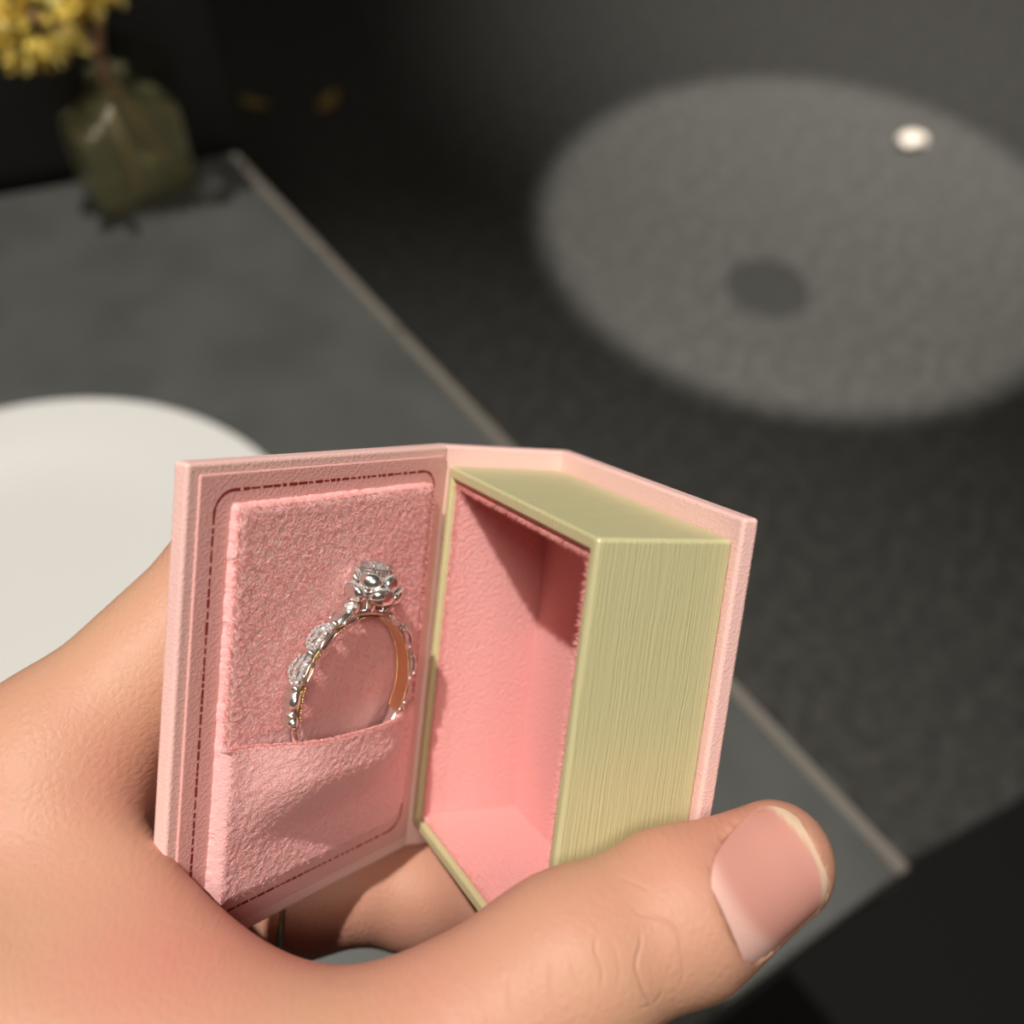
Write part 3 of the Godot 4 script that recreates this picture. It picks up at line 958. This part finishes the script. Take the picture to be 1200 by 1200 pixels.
func hand_bones() -> void:
	var wrist := Vector3(-118, 72, 150)
	bone(Vector3(-205, 110, 168), wrist, 28, 23, 8, 0)
	bone(wrist, Vector3(-66, 58, 118), 22, 17, 8, 0)
	# thumb
	var cmc := Vector3(-66, 58, 118); var tm := Vector3(-19, 62.6, 111); var ti := Vector3(6.5, 47.6, 116.5)
	bone(cmc, tm, 17, 12.6, 10, 0)
	bone(tm, ti, 12.6, 8.8, 8, 0)
	bone(ti, Vector3(17, 43.3, 119.6), 8.8, 8.0, 5, 0)
	bone(Vector3(18.3, 42.9, 120.4), Vector3(29.2, 38.3, 125.0), 7.7, 5.6, 4, 0)
	bone(Vector3(19.0, 44.0, 119.6), Vector3(30.0, 40.4, 124.2), 7.9, 5.6, 4, 0)
	# palm
	bone(wrist, Vector3(-57, 33, 134), 20, 10.5, 10, 0)
	bone(wrist, Vector3(-70, 58, 152), 20, 11, 10, 0)
	bone(wrist, Vector3(-78, 68, 166), 20, 11, 10, 0)
	bone(wrist, Vector3(-86, 78, 180), 20, 11, 10, 0)
	# web between thumb and index
	bone(Vector3(-57, 33, 133), Vector3(-24, 58, 113), 6.0, 6.5, 9, 0)
	bone(Vector3(-60, 44, 128), Vector3(-36, 58, 114), 9, 8, 9, 0)
	bone(Vector3(-56, 30, 139), Vector3(-50, 56, 147), 8.5, 9, 8, 0)
	# index
	bone(Vector3(-57, 33, 134), Vector3(-35.2, 7.6, 145), 10.5, 8.4, 6, 1)
	bone(Vector3(-35.2, 7.6, 145), Vector3(-22.5, 8.5, 160), 8.4, 7.7, 4, 1)
	bone(Vector3(-22.5, 8.5, 160), Vector3(-6, 14, 174), 7.7, 6.6, 4, 1)
	# middle, under the box
	bone(Vector3(-70, 58, 152), Vector3(-39, 56.4, 162.3), 11, 8.4, 6, 2)
	bone(Vector3(-39, 56.4, 162.3), Vector3(-31, 56.9, 164), 8.4, 8.3, 3, 2)
	bone(Vector3(-31, 56.9, 164), Vector3(-24.3, 56.2, 165.6), 8.3, 7.5, 3, 2)
	bone(Vector3(-24.3, 56.2, 165.6), Vector3(-14, 58.0, 168.6), 7.5, 8.4, 3, 2)
	bone(Vector3(-14, 58.0, 168.6), Vector3(-4, 57.9, 171.3), 8.4, 7.8, 3, 2)
	bone(Vector3(-4, 57.9, 171.3), Vector3(9, 58, 174.5), 7.8, 6.6, 3, 2)
	# ring and little finger, behind the middle one
	bone(Vector3(-78, 68, 166), Vector3(-42, 62, 180), 11, 8, 5, 3)
	bone(Vector3(-42, 62, 180), Vector3(-15, 63.5, 186), 8, 7.4, 4, 3)
	bone(Vector3(-15, 63.5, 186), Vector3(8, 62, 191), 7.4, 6.4, 4, 3)
	bone(Vector3(-86, 78, 180), Vector3(-52, 68, 196), 10, 7, 5, 4)
	bone(Vector3(-52, 68, 196), Vector3(-28, 68, 203), 7, 6, 4, 4)
	for b in bones:
		flat.append_array([b[0].x, b[0].y, b[0].z, b[1].x - b[0].x, b[1].y - b[0].y, b[1].z - b[0].z, b[2], b[3] - b[2], b[4], (b[1] - b[0]).length_squared()])

func sdf(p: Vector3, use: PackedInt32Array) -> float:
	var best := PackedFloat32Array([1e3, 1e3, 1e3, 1e3, 1e3])
	for j in use:
		var o := j * 10
		var ax := p.x - flat[o]; var ay := p.y - flat[o + 1]; var az := p.z - flat[o + 2]
		var bx := flat[o + 3]; var by := flat[o + 4]; var bz := flat[o + 5]
		var t := clampf((ax * bx + ay * by + az * bz) / flat[o + 9], 0.0, 1.0)
		ax -= bx * t; ay -= by * t; az -= bz * t
		var d := sqrt(ax * ax + ay * ay + az * az) - flat[o + 6] - flat[o + 7] * t
		var ch: int = bones[j][5]
		var e := best[ch]
		if e > 900.0:
			best[ch] = d
		else:
			var k := flat[o + 8]
			var h := maxf(k - absf(e - d), 0.0) / k
			best[ch] = minf(e, d) - h * h * k * 0.25
	var r := best[0]
	for ch in range(1, 5):
		if best[ch] < 900.0:
			var k := 5.0
			var h := maxf(k - absf(r - best[ch]), 0.0) / k
			r = minf(r, best[ch]) - h * h * k * 0.25
	return r

func near_bones(p: Vector3, reach: float) -> PackedInt32Array:
	var use := PackedInt32Array()
	for j in bones.size():
		var o := j * 10
		var a := p - Vector3(flat[o], flat[o + 1], flat[o + 2])
		var b := Vector3(flat[o + 3], flat[o + 4], flat[o + 5])
		var t := clampf(a.dot(b) / flat[o + 9], 0.0, 1.0)
		if (a - b * t).length() - flat[o + 6] - flat[o + 7] * t < reach:
			use.append(j)
	return use

func nail_dent(p: Vector3) -> float:   # how far the skin sinks under the nail
	var q := p - nail_c
	var u := q.dot(nail_a); var w := q.dot(nail_b); var h := q.dot(nail_n)
	if h < -5.0: return 0.0
	var e := maxf(absf(u) / 6.2, absf(w) / 6.0)
	var rr := pow(pow(absf(u) / 6.2, 3.0) + pow(absf(w) / 6.0, 3.0), 1.0 / 3.0)
	return 0.75 * (1.0 - smoothstep(0.93, 1.06, maxf(rr, e * 0.9)))

func hand_mesh(cell: float) -> Shape:
	var s := Shape.new()
	var lo := Vector3(1e9, 1e9, 1e9); var hi := -lo
	for b in bones:
		for e in 2:
			var r: float = b[2 + e] + 4.0
			lo = lo.min(b[e] - Vector3.ONE * r); hi = hi.max(b[e] + Vector3.ONE * r)
	var N := 8
	var bs := cell * N
	var cells := {}
	var edges := []
	var nb := Vector3i(((hi - lo) / bs).ceil())
	var W := N + 1
	var val := PackedFloat32Array()
	val.resize(W * W * W)
	for bx in nb.x:
		for by in nb.y:
			for bz in nb.z:
				var org := lo + Vector3(bx, by, bz) * bs
				var mid := org + Vector3.ONE * bs * 0.5
				var rad := bs * 0.87
				var use := near_bones(mid, rad + 11.0)
				if use.is_empty(): continue
				var dm := sdf(mid, use)
				if absf(dm) > rad + 2.0: continue
				var any_in := false; var any_out := false
				var near_nail := mid.distance_to(nail_c) < 16.0
				var m := 0
				for z in W:
					for y in W:
						for x in W:
							var p := org + Vector3(x, y, z) * cell
							var d := sdf(p, use)
							if near_nail: d += nail_dent(p)
							val[m] = d
							m += 1
							if d < 0.0: any_in = true
							else: any_out = true
				if not (any_in and any_out): continue
				for z in N:
					for y in N:
						for x in N:
							var q := (z * W + y) * W + x
							var cr := [val[q], val[q + 1], val[q + W], val[q + W + 1], val[q + W * W], val[q + W * W + 1], val[q + W * W + W], val[q + W * W + W + 1]]
							var mask := 0
							for k in 8:
								if cr[k] < 0.0: mask |= 1 << k
							var gx := bx * N + x; var gy := by * N + y; var gz := bz * N + z
							if mask != 0 and mask != 255:
								var sum := Vector3.ZERO; var cnt := 0
								for e in [[0, 1], [2, 3], [4, 5], [6, 7], [0, 2], [1, 3], [4, 6], [5, 7], [0, 4], [1, 5], [2, 6], [3, 7]]:
									var va: float = cr[e[0]]; var vb: float = cr[e[1]]
									if (va < 0.0) != (vb < 0.0):
										var t := va / (va - vb)
										var pa := Vector3(e[0] & 1, (e[0] >> 1) & 1, e[0] >> 2)
										var pb := Vector3(e[1] & 1, (e[1] >> 1) & 1, e[1] >> 2)
										sum += pa.lerp(pb, t); cnt += 1
								cells[Vector3i(gx, gy, gz)] = s.vert(org + (Vector3(x, y, z) + sum / cnt) * cell, Vector3.ZERO)
							if mask & 1 != (mask >> 1) & 1: edges.append([Vector3i(gx, gy, gz), 0, mask & 1])
							if mask & 1 != (mask >> 2) & 1: edges.append([Vector3i(gx, gy, gz), 1, mask & 1])
							if mask & 1 != (mask >> 4) & 1: edges.append([Vector3i(gx, gy, gz), 2, mask & 1])
	var off := [[Vector3i(0, -1, 0), Vector3i(0, -1, -1), Vector3i(0, 0, -1)], [Vector3i(0, 0, -1), Vector3i(-1, 0, -1), Vector3i(-1, 0, 0)], [Vector3i(-1, 0, 0), Vector3i(-1, -1, 0), Vector3i(0, -1, 0)]]
	for e in edges:
		var c: Vector3i = e[0]
		var o: Array = off[e[1]]
		var a: int = cells.get(c, -1); var b: int = cells.get(c + o[0], -1); var d: int = cells.get(c + o[1], -1); var f: int = cells.get(c + o[2], -1)
		if a < 0 or b < 0 or d < 0 or f < 0: continue
		var quad := [a, f, d, b] if e[2] == 1 else [a, b, d, f]
		s.i.append_array([quad[0], quad[1], quad[2], quad[0], quad[2], quad[3]])
	for k in s.v.size():
		var p := s.v[k]
		var use := near_bones(p, 12.0)
		var nn := p.distance_to(nail_c) < 14.0
		var e := 0.35
		var g := Vector3.ZERO
		for dd in [Vector3(1, 1, 1), Vector3(1, -1, -1), Vector3(-1, 1, -1), Vector3(-1, -1, 1)]:
			var q: Vector3 = p + dd * e
			g += dd * (sdf(q, use) + (nail_dent(q) if nn else 0.0))
		s.n[k] = g.normalized()
	return s

func skin_colour(p: Vector3) -> Color:
	var base := Color(0.77, 0.568, 0.485)
	var pink := Color(0.79, 0.515, 0.46)
	var tan_ := Color(0.775, 0.61, 0.495)
	var f := 0.0
	for q in [[H(-33, 48, 118), 14.0, 0.8], [H(22, 38, 121), 11.0, 0.7], [H(8, 42, 116), 7.0, 0.4], [H(-46, 33, 128), 10.0, 0.5], [H(-5, 50, 112), 9.0, 0.3], [H(-14, 58, 168), 30.0, 0.5]]:
		f = maxf(f, q[2] * exp(-pow(p.distance_to(q[0]) / q[1], 2.0)))
	f += 0.22 * skin_noise.get_noise_3dv(p)
	var c := base.lerp(pink, clampf(f, 0, 1))
	c = c.lerp(tan_, clampf(0.35 + 0.5 * skin_noise.get_noise_3dv(p * 0.6 + Vector3(50, 0, 9)), 0, 1) * (1.0 - clampf(f, 0, 1)))
	return c.srgb_to_linear()

var skin_noise: FastNoiseLite

func hand() -> void:
	hand_bones()
	skin_noise = noise(FastNoiseLite.TYPE_SIMPLEX_SMOOTH, 0.05, 3, 61)
	# the thumb nail's frame
	var tip_dir := (H(28.1, 39.4, 124.1) - H(18.6, 43.5, 120)).normalized()
	nail_n = (H(0.06, -0.02, -0.99) - H(0, 0, 0)).normalized()
	nail_a = (tip_dir - nail_n * tip_dir.dot(nail_n)).normalized()
	nail_b = nail_n.cross(nail_a).normalized()
	var start := H(26.9, 39.6, 123.2)
	var use := near_bones(start, 30.0)
	var q := start + nail_n * 14.0
	for k in 40: q -= nail_n * sdf(q, use) * 0.9
	nail_c = q
	var wrist := H(-118, 72, 150)
	var t := thing("hand", "left hand gripping the open ring box between its thumb and fingers", "hand", Transform3D(Basis(), wrist * MM))
	var s := hand_mesh(1.0)
	for k in s.v.size():
		s.c[k] = skin_colour(s.v[k])
		var fl := s.v[k] - nail_c
		s.uv[k] = Vector2((fl.dot(nail_a) + 90.0) / 110.0, (fl.dot(nail_b) + 20.0) / 110.0)
		s.v[k] -= wrist
	var skin := mat(Color(1, 1, 1), 0.52)
	skin.metallic_specular = 0.42
	skin.vertex_color_use_as_albedo = true
	skin.subsurf_scatter_enabled = true
	skin.subsurf_scatter_strength = 0.12
	skin.texture_repeat = true
	relief(skin, skin_relief(), 0.075)
	part("skin", s, skin, t)
	# the nail: a curved plate laid over the dented bed
	var ns := Shape.new()
	ns.grid(26, 30, func(a, b):
		var u: float = lerpf(-6.2, 6.4, b)
		var sh := pow(1.0 - pow(clampf(absf(u) / 7.0, 0, 1), 3.6), 1.0 / 2.6)
		var w: float = (a - 0.5) * 2.0 * 6.1 * sh
		var p := nail_c + nail_a * u + nail_b * w + nail_n * 6.0
		for k in 14: p -= nail_n * sdf(p, use) * 0.85
		p += nail_n * (0.05 + 0.12 * b - 0.25 * pow(absf((a - 0.5) * 2.0), 6.0))
		var body := Color(0.80, 0.575, 0.53)
		var lun := Color(0.87, 0.70, 0.66)
		var edge := Color(0.86, 0.75, 0.65)
		var tip := 6.0 - 0.045 * w * w
		var c := body.lerp(lun, 1.0 - smoothstep(-5.2, -3.2, u + 0.25 * w - 0.03 * w * w))
		c = c.lerp(edge, smoothstep(tip - 0.5, tip, u))
		return [p - wrist, Vector2(a, b), c.srgb_to_linear()])
	var nm := mat(Color(1, 1, 1), 0.28)
	nm.vertex_color_use_as_albedo = true
	nm.clearcoat_enabled = true
	nm.clearcoat = 0.3
	nm.cull_mode = BaseMaterial3D.CULL_DISABLED
	var nl := part("thumb_nail", ns, nm, t)
	nl.set_meta("label", "pale pink thumb nail with a thin cream free edge")
	# thin band on the finger under the box
	var fr := H(-34.0, 56.7, 163.4)
	var dir := (H(-31, 56.9, 164) - H(-39, 56.4, 162.3)).normalized()
	var xx := dir.cross(Vector3.UP).normalized()
	var fb := thing("finger_ring", "thin pale metal band on the finger below the box", "ring", Transform3D(Basis(xx, dir, xx.cross(dir)), fr * MM))
	part("band", lathe([Vector2(8.7, -0.5), Vector2(9.25, -0.55), Vector2(9.5, 0.0), Vector2(9.25, 0.55), Vector2(8.7, 0.5), Vector2(8.7, -0.5)], 64), mat(Color(0.9, 0.86, 0.78), 0.2, 1.0), fb)
	part("set_stone", gem_bead(0.7).moved(Transform3D(Basis(Vector3(1, 0, 0), Vector3(0, 0, -1), Vector3(0, 1, 0)), Vector3(0, 0, 0))).moved(Transform3D(Basis(), Vector3(0, 0, -9.4))), mat(Color(0.97, 0.97, 0.97), 0.05, 0.8), fb)

func skin_relief() -> ImageTexture:
	# fine cellular skin pattern laid out flat over the back of the thumb and hand, with the knuckle and web creases pressed in
	var f := noise(FastNoiseLite.TYPE_CELLULAR, 0.055, 2, 71)
	f.cellular_return_type = FastNoiseLite.RETURN_DISTANCE2_SUB
	var tile := f.get_seamless_image(512, 512)
	tile.convert(Image.FORMAT_RF)
	var im := Image.create(2048, 2048, false, Image.FORMAT_RF)
	for x in 4:
		for y in 4:
			im.blit_rect(tile, Rect2i(0, 0, 512, 512), Vector2i(x * 512, y * 512))
	var creases := [
		[0.80, [Vector2(-18.3, 5.9), Vector2(-19.4, 4.7), Vector2(-19.7, 2.7), Vector2(-20.7, 1.0)]],
		[1.00, [Vector2(-14.2, 5.1), Vector2(-14.9, 3.0), Vector2(-16.5, 1.7), Vector2(-16.6, -1.6), Vector2(-16.6, -5.5)]],
		[0.80, [Vector2(-15.1, 7.2), Vector2(-14.0, 5.3), Vector2(-12.2, 3.8), Vector2(-11.4, 2.0), Vector2(-12.4, -1.7), Vector2(-14.1, -4.1)]],
		[0.50, [Vector2(-27.9, 6.4), Vector2(-28.6, 4.8), Vector2(-29.3, 2.4)]],
		[0.60, [Vector2(-23.9, 6.3), Vector2(-24.7, 3.6), Vector2(-25.8, 1.9)]],
		[0.50, [Vector2(-21.6, 5.1), Vector2(-22.6, 2.0)]],
		[0.70, [Vector2(-14.6, -2.2), Vector2(-16.2, -2.9), Vector2(-18.2, -2.1)]],
		[0.40, [Vector2(-30.9, 7.1), Vector2(-31.6, 4.4)]],
		[0.60, [Vector2(-14.7, 8.1), Vector2(-13.1, 7.4), Vector2(-11.6, 5.9)]],
		[0.30, [Vector2(-18.3, 8.6), Vector2(-15.8, 6.2)]],
		[0.50, [Vector2(-17.4, 5.1), Vector2(-18.0, 2.2), Vector2(-19.2, 0.1)]],
		[0.27, [Vector2(-61.3, 24.3), Vector2(-57.7, 20.6), Vector2(-54.1, 17.4)]],
		[0.32, [Vector2(-58.9, 22.2), Vector2(-55.6, 18.8), Vector2(-51.8, 15.4)]],
		[0.27, [Vector2(-56.4, 17.4), Vector2(-52.2, 14.6), Vector2(-47.5, 12.2)]],
		[0.32, [Vector2(-54.3, 18.1), Vector2(-51.9, 15.7), Vector2(-49.8, 13.9)]],
		[0.23, [Vector2(-64.1, 33.1), Vector2(-63.1, 29.0), Vector2(-61.4, 25.6)]],
		[0.40, [Vector2(-46.6, 11.9), Vector2(-42.6, 10.2), Vector2(-39.5, 9.4)]],
		[0.35, [Vector2(-46.5, 11.2), Vector2(-42.4, 9.3)]],
		[0.18, [Vector2(-63.5, 24.4), Vector2(-58.8, 19.8), Vector2(-54.6, 16.7)]],
	]
	var px := 2048.0 / 110.0
	var wob := noise(FastNoiseLite.TYPE_SIMPLEX_SMOOTH, 0.02, 2, 72)
	for c in creases:
		var curve := Curve2D.new()
		for j in c[1].size():
			var p: Vector2 = (c[1][j] + Vector2(90, 20)) * px
			var tg: Vector2 = (c[1][mini(j + 1, c[1].size() - 1)] - c[1][maxi(j - 1, 0)]) * px / 6.0
			curve.add_point(p, -tg, tg)
		var total := curve.get_baked_length()
		var d := 0.0
		while d < total:
			var p := curve.sample_baked(d) + Vector2(wob.get_noise_1d(d * 0.7 + p_seed(c)), wob.get_noise_1d(d * 0.7 + 900.0 + p_seed(c))) * 5.0
			var fade: float = smoothstep(0.0, 0.25, d / total) * smoothstep(0.0, 0.3, 1.0 - d / total)
			for y in range(-9, 10):
				for x in range(-9, 10):
					var q := Vector2i(int(p.x) + x, int(p.y) + y)
					if q.x < 0 or q.y < 0 or q.x > 2047 or q.y > 2047: continue
					var g: float = exp(-Vector2(x, y).length_squared() / 14.0) * fade * c[0] * 1.9
					var old := im.get_pixelv(q).r
					im.set_pixelv(q, Color(minf(old, maxf(old - g, 0.5 - g)), 0, 0))
			d += 1.5
	return ImageTexture.create_from_image(im)

func p_seed(c: Array) -> float:
	return c[1][0].x * 13.0
